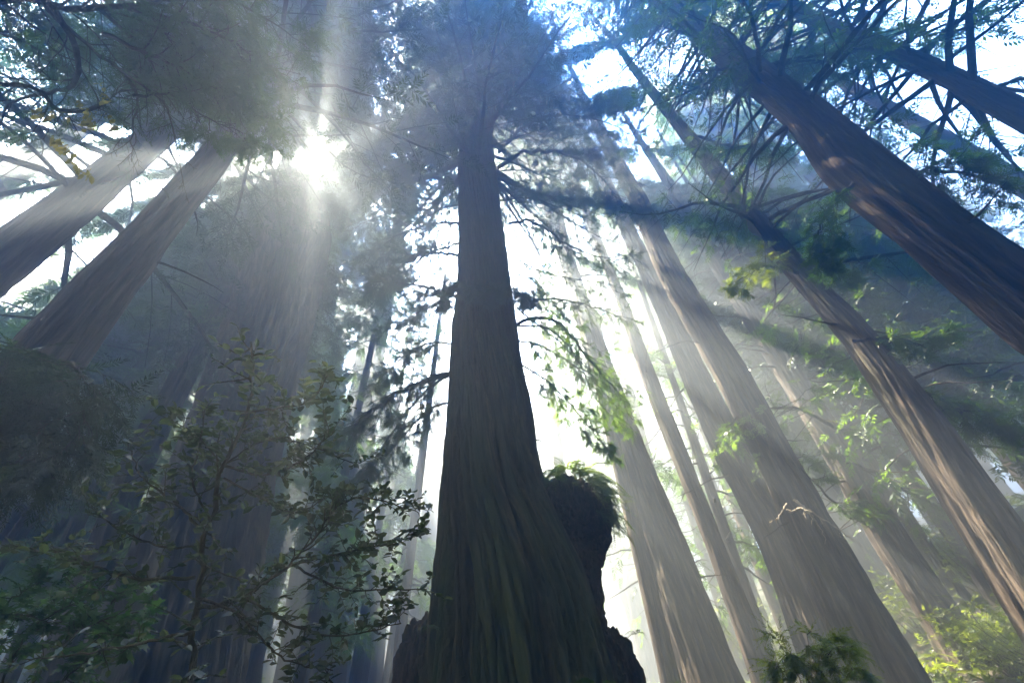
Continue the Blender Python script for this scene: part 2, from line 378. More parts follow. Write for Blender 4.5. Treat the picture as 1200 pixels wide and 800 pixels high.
def tree(name, pts, D, H, label, h0, nb=70, L0=4.0, size=.8, seed=1, bark=BARK, cat='tree', group=None, nseg=90, nring=170, amp=.17, crown_kw={}, base_w=None, flare=.35, far=False, rtop=.12):
    ax = Axis(pts, D, H, base_w=base_w, rtop=rtop)
    root = thing(name, ax.base, label, cat, group)
    V, F, bk = trunk(ax, nseg, nring, amp, seed, flare)
    tb = Buf(); tb.add(V, F, bark=bk); tb.build('trunk', bark, root, ax.base)
    r_ = np.random.default_rng(seed + 7)
    if not far:
        for q in range(5):
            h = ax.base[2] + r_.uniform(5, max(h0, 8)); az = r_.uniform(0, 6.283); Lq = r_.uniform(.6, 2.6); n_ = 7
            st = np.stack([np.cos(az + np.cumsum(r_.normal(0, .12, n_))), np.sin(az + np.cumsum(r_.normal(0, .12, n_))), np.cumsum(r_.normal(-.06, .16, n_))], -1) * Lq / n_
            P_ = ax.at(h) + np.array([np.cos(az), np.sin(az), 0]) * float(ax.rad(h)) * .9 + np.vstack([np.zeros(3), np.cumsum(st, 0)])
            db = Buf(); db.add(*tubes(P_, np.linspace(.035, .006, n_ + 1) * (.6 + .3 * Lq), 6)); db.build('dead_branch', WOOD, root, ax.base)
    kw = dict(seed=seed); kw.update(crown_kw)
    if far: kw.setdefault('tpl', TPL_FAR); kw.setdefault('sec', False)
    if nb: crown(ax, root, h0, int(nb * 1.7), L0 * 1.25, size, **kw)
    return root, ax

gap(505, 400, 4, 15, 60, .04)
gap(475, 450, 6, 14.5, 55, .06)
gap(560, 480, 5, 15, 60, .04)
gap(640, 560, 5, 15, 60, .03)
gap(700, 520, 4.5, 11.5, 60, .05)
gap(880, 600, 2.6, 8.5, 50, .04)
gap(980, 640, 1.9, 8.5, 50, .04)
gap(455, 640, 4, 13, 60, .35)
gap(350, 690, 2.5, 20, 60, .4)
gap(700, 580, 3.5, 10.8, 17, .0)
gap(1140, 725, 2.2, 14, 45, .05)
gap(0, 188, 2.8, 1.5, 40, .0)
gap(0, 140, 1.2, 1.2, 40, .0)
gap(0, 255, 2.2, 1.5, 40, .0)
gap(0, 340, 1.5, 2, 40, .0)
gap(285, 320, 1.3, 1.2, 9, .0)
gap(325, 330, 1.0, 1.0, 9, .0)
#@@END

# ------------------------------------------------------------------ the great redwood in the middle
MAIN = [(604, 745, 196), (603, 690, 186), (592, 640, 152), (581, 590, 128), (577.5, 540, 109), (575, 480, 97), (570.5, 440, 83), (568.5, 400, 75), (567, 340, 64), (565.5, 300, 58), (563, 270, 52), (561, 220, 46), (558, 150, 35), (556, 60, 28)]
ax0 = Axis(MAIN, 13.6, 72, rtop=.2, base_w=2.5)
_h = np.linspace(1, 66, 80); _u, _v = sun_uv(ax0.pts(_h)); _t = np.degrees(np.arctan2(_v, _u)); _o = np.argsort(_t); BEHIND = (_t[_o], np.hypot(_u, _v)[_o])
main = thing('redwood_tree', ax0.base, 'giant dark redwood rising in the middle, with a fern-topped burl on its side', 'tree')
V, F, bk = trunk(ax0, 420, 520, .16, 3, .10, .30, .26, 7)
b = Buf(); b.add(V, F, bark=bk); b.build('trunk', BARK_MAIN, main, ax0.base)

def blob(center, rad, seed, nu=170, nv=120, amp=.25, freq=1.4, drip=.0, tilt=None):
    u = np.arange(nu) * 2 * math.pi / nu; v = np.linspace(.02, math.pi - .02, nv)
    Vv, Uu = np.meshgrid(v, u, indexing='ij')
    d = np.stack([np.sin(Vv) * np.cos(Uu), np.sin(Vv) * np.sin(Uu), np.cos(Vv)], -1)
    n = fbm(d[..., 0] * freq + 9, d[..., 1] * freq, d[..., 2] * freq, seed, 4) - .5
    s = 1 - np.abs(2 * fbm(d[..., 0] * 5, d[..., 1] * 5, d[..., 2] * 1.2, seed + 7, 3) - 1)
    kn = fbm(d[..., 0] * 4 + 3, d[..., 1] * 4, d[..., 2] * 4, seed + 21, 3); kn = np.abs(2 * kn - 1)
    fr_ = fbm(d[..., 0] * 11, d[..., 1] * 11, d[..., 2] * 2.5, seed + 31, 3) - .5
    P = d * (1 + amp * 2 * n + .22 * (s - .7) + .22 * (kn - .3) + .14 * fr_)[..., None] * np.array(rad)
    V = P.reshape(-1, 3) + center
    i = np.arange(nv - 1)[:, None] * nu; j = np.arange(nu)[None]; j2 = (j + 1) % nu
    F = np.stack([i + j, i + nu + j, i + nu + j2, i + j2], -1).reshape(-1, 4)
    return V, F, (P * A(1.2, 1.2, .35)).reshape(-1, 3)

bc = atz(670, 600, 13.9)
b = Buf()
for c, r, s in ((bc + A(-.05, 0, -.05), (1.02, 1.0, 1.2), 2), (atz(652, 598, 13.5), (.8, .9, .8), 41), (atz(700, 600, 13.9), (.45, .6, .55), 43), (atz(694, 640, 13.6), (.45, .6, .6), 44), (atz(655, 640, 12.9), (.9, .8, 1.1), 45), (atz(668, 680, 13.2), (.98, 1.0, 1.7), 5), (atz(692, 622, 13.8), (.62, .7, .75), 8), (atz(664, 720, 12.0), (1.05, 1.0, 1.5), 12)):
    V, F, bk = blob(c, r, s, amp=.34); b.add(V, F, bark=bk + s)
b.build('burl', ROOT, main, ax0.base)
b = Buf()
for c, r, s in ((atz(500, 800, 11.0), (.80, .8, 1.45), 21), (atz(535, 800, 10.4), (.9, .7, 1.2), 22), (atz(481, 815, 10.8), (.5, .6, .9), 23)):
    V, F, bk = blob(c, r, s, amp=.32); b.add(V, F, bark=bk + s)
b.build('root_burl', ROOT, main, ax0.base)
b = Buf()
for c, r, s in ((atz(712, 790, 11.2), (.80, .8, 1.15), 31), (atz(735, 815, 10.9), (.55, .6, .95), 32), (atz(672, 805, 10.8), (.9, .8, 1.1), 33)):
    V, F, bk = blob(c, r, s, amp=.30); b.add(V, F, bark=bk + s)
b.build('root_burl', ROOT, main, ax0.base)

def bough(parent, base, px, z, r0, nsec, nspr, size, seclen, tint, leaf=LEAF_RED, tpl=TPL, wood=WOOD, seed=0, droop=-.3, t0=.15, mossy=False, name='bough', flat=.35, twigs=6):
    """a limb drawn through image points at depth z (a number or one per point), with its foliage as a sub-part"""
    global rng
    rng = np.random.default_rng(seed + 500)
    z = np.broadcast_to(np.asarray(z, float), (len(px),))
    P = smooth_line([atz(x, y, q) for (x, y), q in zip(px, z)], 22, .02 * r0 / .05, seed)
    L = np.linalg.norm(np.diff(P, axis=0), axis=1).sum()
    wb = Buf(); t = np.linspace(0, 1, len(P)); V, F = tubes(P, r0 * (1 - .85 * t), 7); wb.add(V, F)
    ts = t0 + (1 - t0) * (np.arange(nsec) + rng.random(nsec)) / nsec
    f = np.clip(ts * 21, 0, 20.99); i0 = f.astype(int); u = (f - i0)[:, None]
    S0 = P[i0] * (1 - u) + P[i0 + 1] * u; T = unit(P[i0 + 1] - P[i0])
    side = unit(np.cross(T, A(0, 0, 1))) * np.where(np.arange(nsec) % 2, 1, -1)[:, None]
    D = unit(T * rng.uniform(.3, 1.0, (nsec, 1)) + side * rng.uniform(.25, 1.0, (nsec, 1)) + A(0, 0, 1) * rng.normal(droop, flat, (nsec, 1)))
    Ls = L * seclen * rng.uniform(.4, 1.2, nsec) * (1.15 - .6 * ts)
    n2 = 6; q = np.linspace(0, 1, n2)
    Dq = unit(D[:, None] + A(0, 0, -.5) * q[None, :, None] ** 1.5 + np.cumsum(rng.normal(0, .13, (nsec, n2, 3)), 1))
    P2 = S0[:, None] + np.concatenate([np.zeros((nsec, 1, 3)), np.cumsum(Dq[:, :-1] * (Ls / (n2 - 1))[:, None, None], 1)], 1)
    V, F = tubes(P2, (r0 * .26 * (1.1 - .8 * ts))[:, None] * (1 - .75 * q) + .003, 4); wb.add(V, F)
    # tertiary twigs carry the sprays
    k = nsec * twigs; si = np.repeat(np.arange(nsec), twigs); tt = rng.uniform(.15, 1, k); g = np.clip(tt * (n2 - 1), 0, n2 - 1.001); j0 = g.astype(int); w = (g - j0)[:, None]
    T0 = P2[si, j0] * (1 - w) + P2[si, j0 + 1] * w; d0 = unit(P2[si, j0 + 1] - P2[si, j0])
    sd = unit(np.cross(d0, A(0, 0, 1) + rng.normal(0, .3, (k, 3)))) * rng.choice([-1, 1], (k, 1))
    d1 = unit(d0 * rng.uniform(.2, 1, (k, 1)) + sd * rng.uniform(.3, 1, (k, 1)) + A(0, 0, -.25))
    l1 = (Ls[si] * .35 * rng.uniform(.5, 1.2, k) * (1.1 - .5 * tt))
    P3 = T0[:, None] + d1[:, None] * (l1[:, None] * np.linspace(0, 1, 3))[..., None] + A(0, 0, -.12) * (l1[:, None] * np.linspace(0, 1, 3)**2)[..., None]
    V, F = tubes(P3, np.linspace(.3, .1, 3)[None] * r0 * .12 + .0025, 3) ; wb.add(V, F)
    o = wb.build(name, wood, parent, base)
    if nspr:
        a = rng.random((k, nspr)); a = np.sort(a, 1)[..., None]
        Q = (T0[:, None] + d1[:, None] * (l1[:, None, None] * a)).reshape(-1, 3)
        d2 = unit(np.repeat(d1, nspr, 0) + rng.normal(0, .45, (k * nspr, 3)) + A(0, 0, -.15))
        N2 = A(0, 0, 1) + rng.normal(0, .4, d2.shape)
        S = size * rng.uniform(.6, 1.2, k * nspr)
        ok = keep_mask(Q, False)
        tn = tint + rng.normal(0, .12, len(Q)) + .3 * (vnoise(Q[:, 0] * .7, Q[:, 1] * .7, Q[:, 2] * .7, seed) - .5)
        fb = Buf(); expand(fb, Q[ok], d2[ok], N2[ok], S[ok], tpl, tn[ok]); fb.build('foliage', leaf, o, base)
    return o, P

mb = ax0.base
def zat(py): return float(np.interp(py, [0, 60, 150, 220, 270, 300, 340, 400, 440, 480, 540, 640], [(ax0.at(h) - CAM) @ FW for h in np.interp([0, 60, 150, 220, 270, 300, 340, 400, 440, 480, 540, 640], [0, 60, 150, 220, 270, 300, 340, 400, 440, 480, 540, 640], [70, 57, 36.5, 26, 21, 18.6, 16.2, 12.8, 11, 9.3, 7.2, 4.5])]))
# left-hand boughs
bough(main, mb, [(536, 436), (512, 441), (478, 455), (436, 482), (402, 508), (372, 520)], [17, 16.8, 16.4, 15.8, 15.2, 14.8], .13, 37, 6, 0.36, .26, .42, seed=1, droop=-.35, t0=.08, twigs=7, tpl=TPL_NEAR)
bough(main, mb, [(534, 437), (506, 452), (470, 492), (440, 540), (432, 575)], [17, 16.6, 16, 15.4, 15], .06, 23, 6, 0.34, .24, .45, seed=2, droop=-.5, t0=.08, tpl=TPL_NEAR)
bough(main, mb, [(538, 350), (505, 338), (470, 332), (436, 330)], [20.5, 20, 19.4, 19], .09, 30, 6, 0.38, .32, .35, seed=3, droop=-.2, t0=.08, tpl=TPL_NEAR)
bough(main, mb, [(538, 300), (505, 296), (472, 310), (448, 340)], [23, 22.5, 22, 21], .09, 30, 6, 0.42, .34, .35, seed=4, droop=-.25, t0=.08, tpl=TPL_NEAR)
bough(main, mb, [(540, 262), (505, 262), (460, 280), (425, 310)], [26, 25.5, 25, 24.4], .10, 34, 6, 0.47, .34, .32, seed=5, droop=-.3, t0=.08, tpl=TPL_NEAR)
bough(main, mb, [(541, 215), (495, 205), (440, 205), (398, 235)], [29, 28.5, 28, 27], .12, 36, 5, .65, .36, .25, seed=6, droop=-.25)
bough(main, mb, [(543, 175), (500, 150), (445, 140), (395, 160)], [33, 32, 31, 30], .12, 36, 5, .75, .36, .22, seed=7, droop=-.25)
bough(main, mb, [(545, 120), (500, 92), (455, 80), (410, 84)], [40, 39, 38, 37], .12, 33, 5, .9, .36, .2, seed=8, droop=-.2)
# right-hand boughs
bough(main, mb, [(584, 196), (610, 180), (648, 178), (684, 190), (716, 222), (730, 250)], [30, 29.5, 29, 28.5, 28, 27.5], .16, 51, 6, .6, .30, .22, seed=9, droop=-.1, t0=.2, twigs=8, tpl=TPL_NEAR)
bough(main, mb, [(584, 180), (612, 150), (650, 136), (700, 140), (742, 160)], [31.5, 31, 30.5, 30, 29.6], .13, 51, 6, .65, .30, .22, seed=10, droop=-.1, t0=.15, twigs=8, tpl=TPL_NEAR)
bough(main, mb, [(582, 200), (625, 200), (670, 215), (705, 240)], [29, 28.6, 28.2, 27.8], .06, 30, 4, .55, .28, .28, seed=11, droop=-.25)
bough(main, mb, [(596, 262), (616, 258), (640, 268), (668, 288), (700, 300), (735, 300)], [23.5, 23.2, 22.8, 22.4, 22, 21.6], .09, 34, 6, 0.34, .28, .40, seed=12, droop=-.35, t0=.08, tpl=TPL_NEAR)
bough(main, mb, [(640, 268), (648, 288), (642, 312), (650, 335)], [22.8, 22.6, 22.4, 22.2], .04, 13, 5, 0.26, .3, .42, seed=13, droop=-.6, t0=.08, tpl=TPL_NEAR)
bough(main, mb, [(603, 347), (640, 350), (676, 354), (712, 366), (748, 376)], [20.4, 20.2, 20, 19.8, 19.6], .07, 34, 6, 0.32, .26, .6, seed=14, droop=-.3, t0=.08, tpl=TPL_NEAR)
bough(main, mb, [(606, 380), (634, 371), (660, 384), (688, 418), (716, 452), (742, 492)], [19, 18.8, 18.6, 18.4, 18.2, 18], .09, 40, 6, 0.31, .24, .7, seed=15, droop=-.4, t0=.08, leaf=LEAF_HEM, tpl=TPL_NEAR)
bough(main, mb, [(606, 382), (640, 384), (670, 410), (700, 470), (735, 500)], [19, 18.6, 18.2, 17.9, 17.7], .05, 30, 6, 0.31, .24, .75, seed=16, droop=-.4, t0=.08, leaf=LEAF_HEM, tpl=TPL_NEAR)
bough(main, mb, [(612, 442), (626, 436), (642, 430)], [17, 16.8, 16.6], .04, 5, 0, .3, .2, .4, seed=17, name='dead_stub')
bough(main, mb, [(628, 515), (640, 519), (648, 522)], [15, 14.9, 14.8], .03, 3, 0, .3, .2, .4, seed=18, name='dead_stub')
for k, (px, z, r0, tn) in enumerate((([(606, 398), (640, 408), (688, 440), (722, 476)], 18.4, .05, .65), ([(605, 360), (650, 396), (700, 440), (748, 462)], 19.2, .05, .6), ([(612, 428), (648, 452), (690, 500), (716, 532)], 17.0, .045, .75), ([(598, 300), (640, 320), (690, 330), (730, 345)], 21.5, .05, .5), ([(600, 320), (626, 330), (660, 372), (672, 420)], 20.5, .04, .6),
        ([(533, 402), (502, 402), (470, 420), (438, 452)], 18.2, .05, .4), ([(536, 330), (510, 350), (480, 372), (446, 384)], 20.6, .05, .4), ([(530, 470), (500, 482), (462, 522), (420, 560)], 16.0, .05, .5), ([(538, 285), (500, 300), (462, 330), (420, 372)], 22.5, .06, .35), ([(540, 240), (505, 245), (455, 250), (412, 268)], 26.5, .07, .3), ([(586, 235), (620, 232), (660, 245), (700, 262)], 25.5, .06, .35))):
    bough(main, mb, px, [z - .35 * i for i in range(4)], r0, 30, 6, .33, .28, tn, LEAF_HEM if tn > .55 else LEAF_RED, seed=140 + k, droop=-.35, t0=.08, twigs=7, tpl=TPL_NEAR)
# the ruff of sprouts round the trunk
for k, (x, y) in enumerate(((545, 338), (560, 342), (578, 344), (594, 345), (540, 352), (600, 352), (568, 350))):
    zz = zat(y); bough(main, mb, [(x, y), (x + (x - 568) * .35, y - 4), (x + (x - 568) * .7, y + 2)], [zz - 1.25, zz - 1.55, zz - 1.8], .025, 12, 5, .30, .9, .25, seed=30 + k, droop=-.25, t0=.1, name='sprout')
# upper crown
ROT = None
crown(ax0, main, 29, 300, 10.5, 1.0, nsec=14, nspr=5, seed=40, el=-.05, droop=.4, tint=.25, clump=.14, taper=.4, gaps=False)

# ------------------------------------------------------------------ the other measured trunks
def T(*a, **k): return tree(*a, **k)
T('redwood_tree', [(213, 735, 160), (268, 550, 108), (318, 388, 92), (346, 280, 82), (352, 245, 66), (348, 214, 34)], 19, None, 'massive redwood veiled in blue haze straight below the sun', 16, 70, 4.0, .8, 51, amp=.2, nseg=160, nring=220, flare=.2, crown_kw=dict(skip=lambda h, az: np.cos(az + 1.05) > .1))
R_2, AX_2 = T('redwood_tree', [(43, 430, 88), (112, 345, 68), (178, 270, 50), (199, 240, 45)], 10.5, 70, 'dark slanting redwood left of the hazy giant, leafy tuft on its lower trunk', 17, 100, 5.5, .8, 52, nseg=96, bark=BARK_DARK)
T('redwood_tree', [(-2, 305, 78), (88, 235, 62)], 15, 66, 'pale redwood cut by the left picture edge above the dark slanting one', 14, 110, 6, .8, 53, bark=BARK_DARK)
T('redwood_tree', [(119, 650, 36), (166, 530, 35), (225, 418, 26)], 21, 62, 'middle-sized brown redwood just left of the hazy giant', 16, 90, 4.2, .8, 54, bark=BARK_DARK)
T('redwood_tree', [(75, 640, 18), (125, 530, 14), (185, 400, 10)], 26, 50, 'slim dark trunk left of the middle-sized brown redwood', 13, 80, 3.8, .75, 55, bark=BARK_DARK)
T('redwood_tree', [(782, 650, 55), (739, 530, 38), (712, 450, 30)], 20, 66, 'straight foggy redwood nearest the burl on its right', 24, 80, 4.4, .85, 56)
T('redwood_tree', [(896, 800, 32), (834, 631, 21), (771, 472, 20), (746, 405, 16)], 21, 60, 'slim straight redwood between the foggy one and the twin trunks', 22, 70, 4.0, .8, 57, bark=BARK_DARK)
R_F, AX_F = T('redwood_tree', [(995, 712, 73), (912, 550, 46), (859, 439, 43), (800, 340, 34)], 18.5, 70, 'thicker front trunk of the twin redwoods, bare bleached twigs on it', 24, 90, 4.8, .85, 58, nseg=96)
T('redwood_tree', [(955, 733, 60), (915, 631, 52), (858, 530, 42), (818, 445, 32)], 20.5, 66, 'hazier rear trunk of the twin redwoods, on their left', 24, 60, 4.4, .85, 59)
R_G, AX_G = T('redwood_tree', [(1115, 740, 46), (1039, 631, 42), (981, 530, 36)], 25, 64, 'misty redwood right of the twin trunks with low drooping boughs', 15, 110, 4.6, .85, 60)
T('redwood_tree', [(1119, 699, 27), (1065, 614, 20), (1010, 528, 16)], 30, 56, 'narrow misty trunk right behind the drooping-boughed redwood', 14, 80, 4.0, .85, 61)
R_C, AX_C = T('redwood_tree', [(1098, 530, 58), (1014, 405, 45), (953, 338, 33), (894, 270, 28), (850, 215, 24)], 16.5, 66, 'long leaning brown redwood crossing the right side from the bottom corner', 15, 120, 5.4, .75, 62, nseg=96)
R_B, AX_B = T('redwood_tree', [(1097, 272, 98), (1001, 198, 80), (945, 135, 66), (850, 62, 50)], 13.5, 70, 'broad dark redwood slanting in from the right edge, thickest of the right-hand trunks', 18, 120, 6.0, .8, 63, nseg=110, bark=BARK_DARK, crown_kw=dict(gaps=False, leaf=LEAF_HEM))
R_A, AX_A = T('redwood_tree', [(1200, 135, 60), (1090, 81, 48), (989, 37, 40)], 19, 66, 'grey redwood in the upper right corner with sunlit flaking bark', 18, 120, 6.5, .85, 64, crown_kw=dict(gaps=False, leaf=LEAF_HEM))
T('redwood_tree', [(1138, 460, 32), (1033, 354, 26)], 34, 60, 'faint grey trunk behind the long leaning brown redwood', 16, 80, 4.6, .95, 65)
FARG = 'pale trunks far off in the fog'
for i, (pts, D, lab) in enumerate([
    ([(352, 690, 24), (366, 600, 20)], 44, 'fog-grey trunk just right of the hazy giant'),
    ([(318, 690, 18), (338, 600, 15)], 52, 'fainter fog-grey trunk against the edge of the hazy giant'),
    ([(412, 690, 14), (424, 590, 12)], 58, 'thin fog-grey trunk behind the leafy shrub tips'),
    ([(449, 670, 15), (457, 580, 13)], 50, 'clear fog-grey trunk between shrub tips and the giant dark redwood'),
    ([(497, 660, 20), (504, 580, 17)], 46, 'fog-grey trunk beside the left edge of the giant dark redwood'),
    ([(738, 690, 30), (712, 620, 26)], 48, 'ghostly trunk low in the fog between burl and straight foggy redwood'),
    ([(20, 600, 24), (70, 510, 20)], 33, 'grey trunk low by the left picture edge'),
    ([(905, 480, 26), (862, 410, 22)], 40, 'faint trunk in the light beams behind the twin redwoods'),
    ([(700, 470, 20), (690, 400, 18)], 60, 'whitest trunk deep in the fog right of the giant dark redwood'),
    ([(430, 440, 30), (442, 360, 26)], 38, 'blue-grey trunk in the gap between hazy giant and giant dark redwood')]):
    T('redwood_tree', pts, D, 58 + 6 * math.sin(i * 2.1), lab, 13, 80, 5.0, 1.25, 70 + i, group=FARG, nseg=40, nring=60, far=True, crown_kw=dict(nsec=7, nspr=4))

class PlainAxis(Axis):
    def __init__(s, x, y, H, r0, lean=(0, 0), rtop=.04):
        z = float(terrain(x, y)); H = min(H, 73.5 - z); s.H = z + H
        s.hh = np.linspace(z - .6, s.H, 40); t = (s.hh - z) / H
        s.x = x + lean[0] * t * H; s.y = y + lean[1] * t * H; s.rr = rtop + (r0 - rtop) * (1 - np.clip(t, 0, 1))**.8
        s.base = A(x, y, z)
def slim_tree(name, x, y, H, r0, label, h0, nb, L0, size, seed, group=None, bark=BARK_DARK, **ck):
    r = np.random.default_rng(seed); ax = PlainAxis(x, y, H, r0, r.normal(0, .02, 2))
    root = thing(name, ax.base, label, 'tree', group)
    tb = Buf(); V, F, bk = trunk(ax, 20, 40, .06, seed, .25); tb.add(V, F, bark=bk); tb.build('trunk', bark, root, ax.base)
    kw = dict(seed=seed, tpl=TPL_FAR if math.hypot(x, y) > 48 or y < 0 else TPL, sec=False, leaf=LEAF_HEM, nsec=9, nspr=5, clump=.25, taper=.8); kw.update(ck)
    crown(ax, root, ax.base[2] + h0, nb, L0, size, **kw)
    return root, ax
fr = np.random.default_rng(4)
HG = 'slim hemlocks filling the forest behind'
k = 0
for D, n in ((24, 9), (32, 11), (41, 13), (52, 14), (66, 15), (84, 16), (105, 18), (128, 20)):
    for a in range(n):
        az = -62 + 124 * (a + .5 + fr.uniform(-.4, .4)) / n; d = D * fr.uniform(.9, 1.12)
        x, y = d * math.sin(math.radians(az)), d * math.cos(math.radians(az)); k += 1
        H = fr.uniform(26, 50) if D < 45 else fr.uniform(34, 60)
        if D < 45 and (-8 < az < 14): continue
        slim_tree('hemlock_tree', x, y, H, .16 + .006 * D * fr.uniform(.7, 1.3), 'slim hemlock with feathery green boughs lost among the bigger trunks in the fog', 4 + .08 * D, 75 if D < 45 else 90, 3.2 + .035 * D, .75 + .008 * D, 200 + k, group=HG)

for i, (az, d, H, lab) in enumerate(((-41, 31, 72, 'tall redwood behind the hazy giant, its crown against the sun'), (-52, 35, 74, 'tall redwood whose crown fills the gap left of the sun'), (-33, 36, 76, 'tall redwood whose crown stands just right of the sun'), (-22, 33, 74, 'tall redwood whose crown shows between the sun and the giant dark redwood'), (-69, 27, 70, 'tall redwood with its crown far left of the sun'))):
    x, y = d * math.sin(math.radians(az)), d * math.cos(math.radians(az))
    slim_tree('redwood_tree', x, y, H, .85, lab, 34, 150, 6.8, 1.0, 300 + i, bark=BARK, leaf=LEAF_RED, clump=.18, tpl=TPL, nsec=10, nspr=5, sec=True)
for i, (az, d, H, lab) in enumerate(((24, 36, 70, 'tall redwood whose lacy crown fills the sky behind the twin redwoods'), (36, 42, 72, 'tall redwood with a lacy crown above the misty drooping-boughed redwood'), (46, 33, 68, 'tall redwood with a lacy crown behind the thickest right-hand trunk'), (55, 40, 72, 'tall redwood with a lacy crown between the two upper right trunks'), (66, 30, 68, 'tall redwood with a lacy crown in the upper right corner'), (12, 44, 74, 'tall redwood with a lacy crown just right of the giant dark redwood top'))):
    x, y = d * math.sin(math.radians(az)), d * math.cos(math.radians(az))
    slim_tree('redwood_tree', x, y, H, .6, lab, 24, 130, 6.5, .95, 340 + i, bark=BARK, leaf=LEAF_HEM, clump=.25, tpl=TPL, nsec=10, nspr=5, sec=False, gaps=False)
for i, (az, d, H, lab) in enumerate(((5, 27, 74, 'tall redwood crowding its crown in behind the top of the giant dark redwood'), (17, 30, 74, 'tall redwood whose crown meets the giant dark redwood from the right'))):
    x, y = d * math.sin(math.radians(az)), d * math.cos(math.radians(az))
    slim_tree('redwood_tree', x, y, H, .45, lab, 52, 80, 8.5, 1.0, 380 + i, bark=BARK, leaf=LEAF_RED, clump=.15, tpl=TPL, nsec=11, nspr=5, sec=False, gaps=False, taper=.5)
for i, (az, d, H, lab) in enumerate(((-64, 30, 52, 'feathery hemlock behind the pale redwood at the left edge'), (-57, 38, 58, 'feathery hemlock between the pale redwood and the dark slanting redwood'), (-72, 27, 48, 'feathery hemlock low at the left picture edge behind the trunks'), (-49, 44, 60, 'feathery hemlock behind the dark slanting redwood'))):
    x, y = d * math.sin(math.radians(az)), d * math.cos(math.radians(az))
    slim_tree('hemlock_tree', x, y, H, .3, lab, 9, 120, 5.5, .9, 390 + i, leaf=LEAF_HEM, clump=.22, tpl=TPL, nsec=10, nspr=5, gaps=False)
for i, (az, d, H, lab) in enumerate(((14, 19, 76, 'tall redwood top filling the gap at the upper right of the giant dark redwood'),)):
    x, y = d * math.sin(math.radians(az)), d * math.cos(math.radians(az))
    slim_tree('redwood_tree', x, y, H, .34, lab, 54, 90, 7.0, .95, 396 + i, bark=BARK, leaf=LEAF_RED, clump=.2, tpl=TPL, nsec=11, nspr=5, gaps=False, taper=.5)
# unseen redwoods added beside and behind the viewer to block sky light
for i in range(26):
    az = 108 + 144 * (i + .5) / 26 + fr.uniform(-3, 3); d = fr.uniform(12, 30)
    x, y = d * math.sin(math.radians(az)), d * math.cos(math.radians(az))
    slim_tree('redwood_tree', x, y, fr.uniform(50, 64), fr.uniform(.6, 1.1), 'unseen redwood added behind the viewer to block sky light', 14, 80, 6.0, 1.3, 400 + i, group='added redwoods blocking sky light', bark=BARK, leaf=LEAF_RED, clump=.15)

# extra boughs on the measured trees
def bz(ax, py): # depth of a trunk at an image height, along its own axis
    h = np.linspace(ax.base[2], ax.H, 400); P = ax.pts(h) - CAM; z = P @ FW; yy = 400 - FPX * (P @ UP) / np.maximum(z, .1)
    return float(z[np.argmin(np.abs(np.where(z > 1, yy, 1e6) - py))])
z = bz(AX_F, 610)
bough(R_F, AX_F.base, [(930, 585), (948, 600), (964, 622), (968, 632)], [z - 1.1, z - 1.5, z - 1.8, z - 1.9], .05, 5, 0, .35, .2, .4, wood=DEADWOOD, seed=80, name='dead_branch', twigs=3)
bough(R_F, AX_F.base, [(925, 600), (940, 596), (962, 606), (1000, 632)], [z - 1.0, z - 1.4, z - 1.8, z - 2.2], .04, 6, 0, .3, .2, .4, wood=DEADWOOD, seed=81, name='dead_branch', twigs=3)
bough(R_F, AX_F.base, [(922, 590), (912, 606), (902, 612)], [z - 1.0, z - 1.5, z - 1.8], .03, 4, 0, .35, .2, .4, wood=DEADWOOD, seed=82, name='dead_branch', twigs=3)
z = bz(AX_G, 560)
bough(R_G, AX_G.base, [(992, 540), (1030, 556), (1085, 586), (1145, 592)], [z - .6, z - 1.5, z - 2.2, z - 3], .10, 26, 5, .4, .42, .55, LEAF_HEM, seed=83, droop=-.2)
bough(R_G, AX_G.base, [(1030, 620), (990, 600), (950, 560), (925, 530)], [z - 1, z - 1.8, z - 2.6, z - 3.2], .09, 22, 5, .4, .42, .5, LEAF_HEM, seed=84, droop=-.2)
bough(R_G, AX_G.base, [(975, 500), (940, 480), (890, 480), (850, 500)], [z + .5, z - .6, z - 1.8, z - 2.6], .09, 24, 5, .45, .42, .6, LEAF_HEM, seed=85, droop=-.2)
z = bz(AX_C, 430)
bough(R_C, AX_C.base, [(1052, 446), (1090, 462), (1140, 490), (1196, 500)], [z - .2, z - .5, z - 1, z - 1.5], .08, 24, 5, .42, .36, .5, LEAF_HEM, seed=86, droop=-.25)
bough(R_C, AX_C.base, [(1000, 400), (1040, 395), (1070, 400), (1110, 390)], [z + .3, z, z - .6, z - 1], .07, 20, 5, .42, .36, .5, LEAF_HEM, seed=87, droop=-.2)
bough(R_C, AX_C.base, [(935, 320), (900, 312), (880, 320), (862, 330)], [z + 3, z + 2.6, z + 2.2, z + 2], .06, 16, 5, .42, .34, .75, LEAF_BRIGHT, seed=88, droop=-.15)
bough(R_C, AX_C.base, [(960, 345), (985, 325), (1010, 318)], [z + 2.4, z + 2.2, z + 2], .05, 12, 4, .42, .34, .7, LEAF_HEM, seed=89, droop=-.15)
z = bz(AX_B, 220)
bough(R_B, AX_B.base, [(1040, 215), (1080, 200), (1130, 205), (1190, 225)], [z - .6, z - 1, z - 1.6, z - 2.2], .08, 24, 5, .42, .36, .55, LEAF_HEM, seed=90, droop=-.3)
bough(R_B, AX_B.base, [(1000, 215), (975, 240), (960, 270), (965, 310)], [z - .3, z - .6, z - 1, z - 1.2], .06, 18, 5, .42, .34, .5, LEAF_HEM, seed=91, droop=-.3)
bough(R_B, AX_B.base, [(1120, 285), (1150, 300), (1185, 295), (1215, 310)], [z - 2, z - 2.2, z - 2.6, z - 3], .07, 20, 5, .42, .34, .5, LEAF_HEM, seed=92, droop=-.3)
z = bz(AX_2, 450)
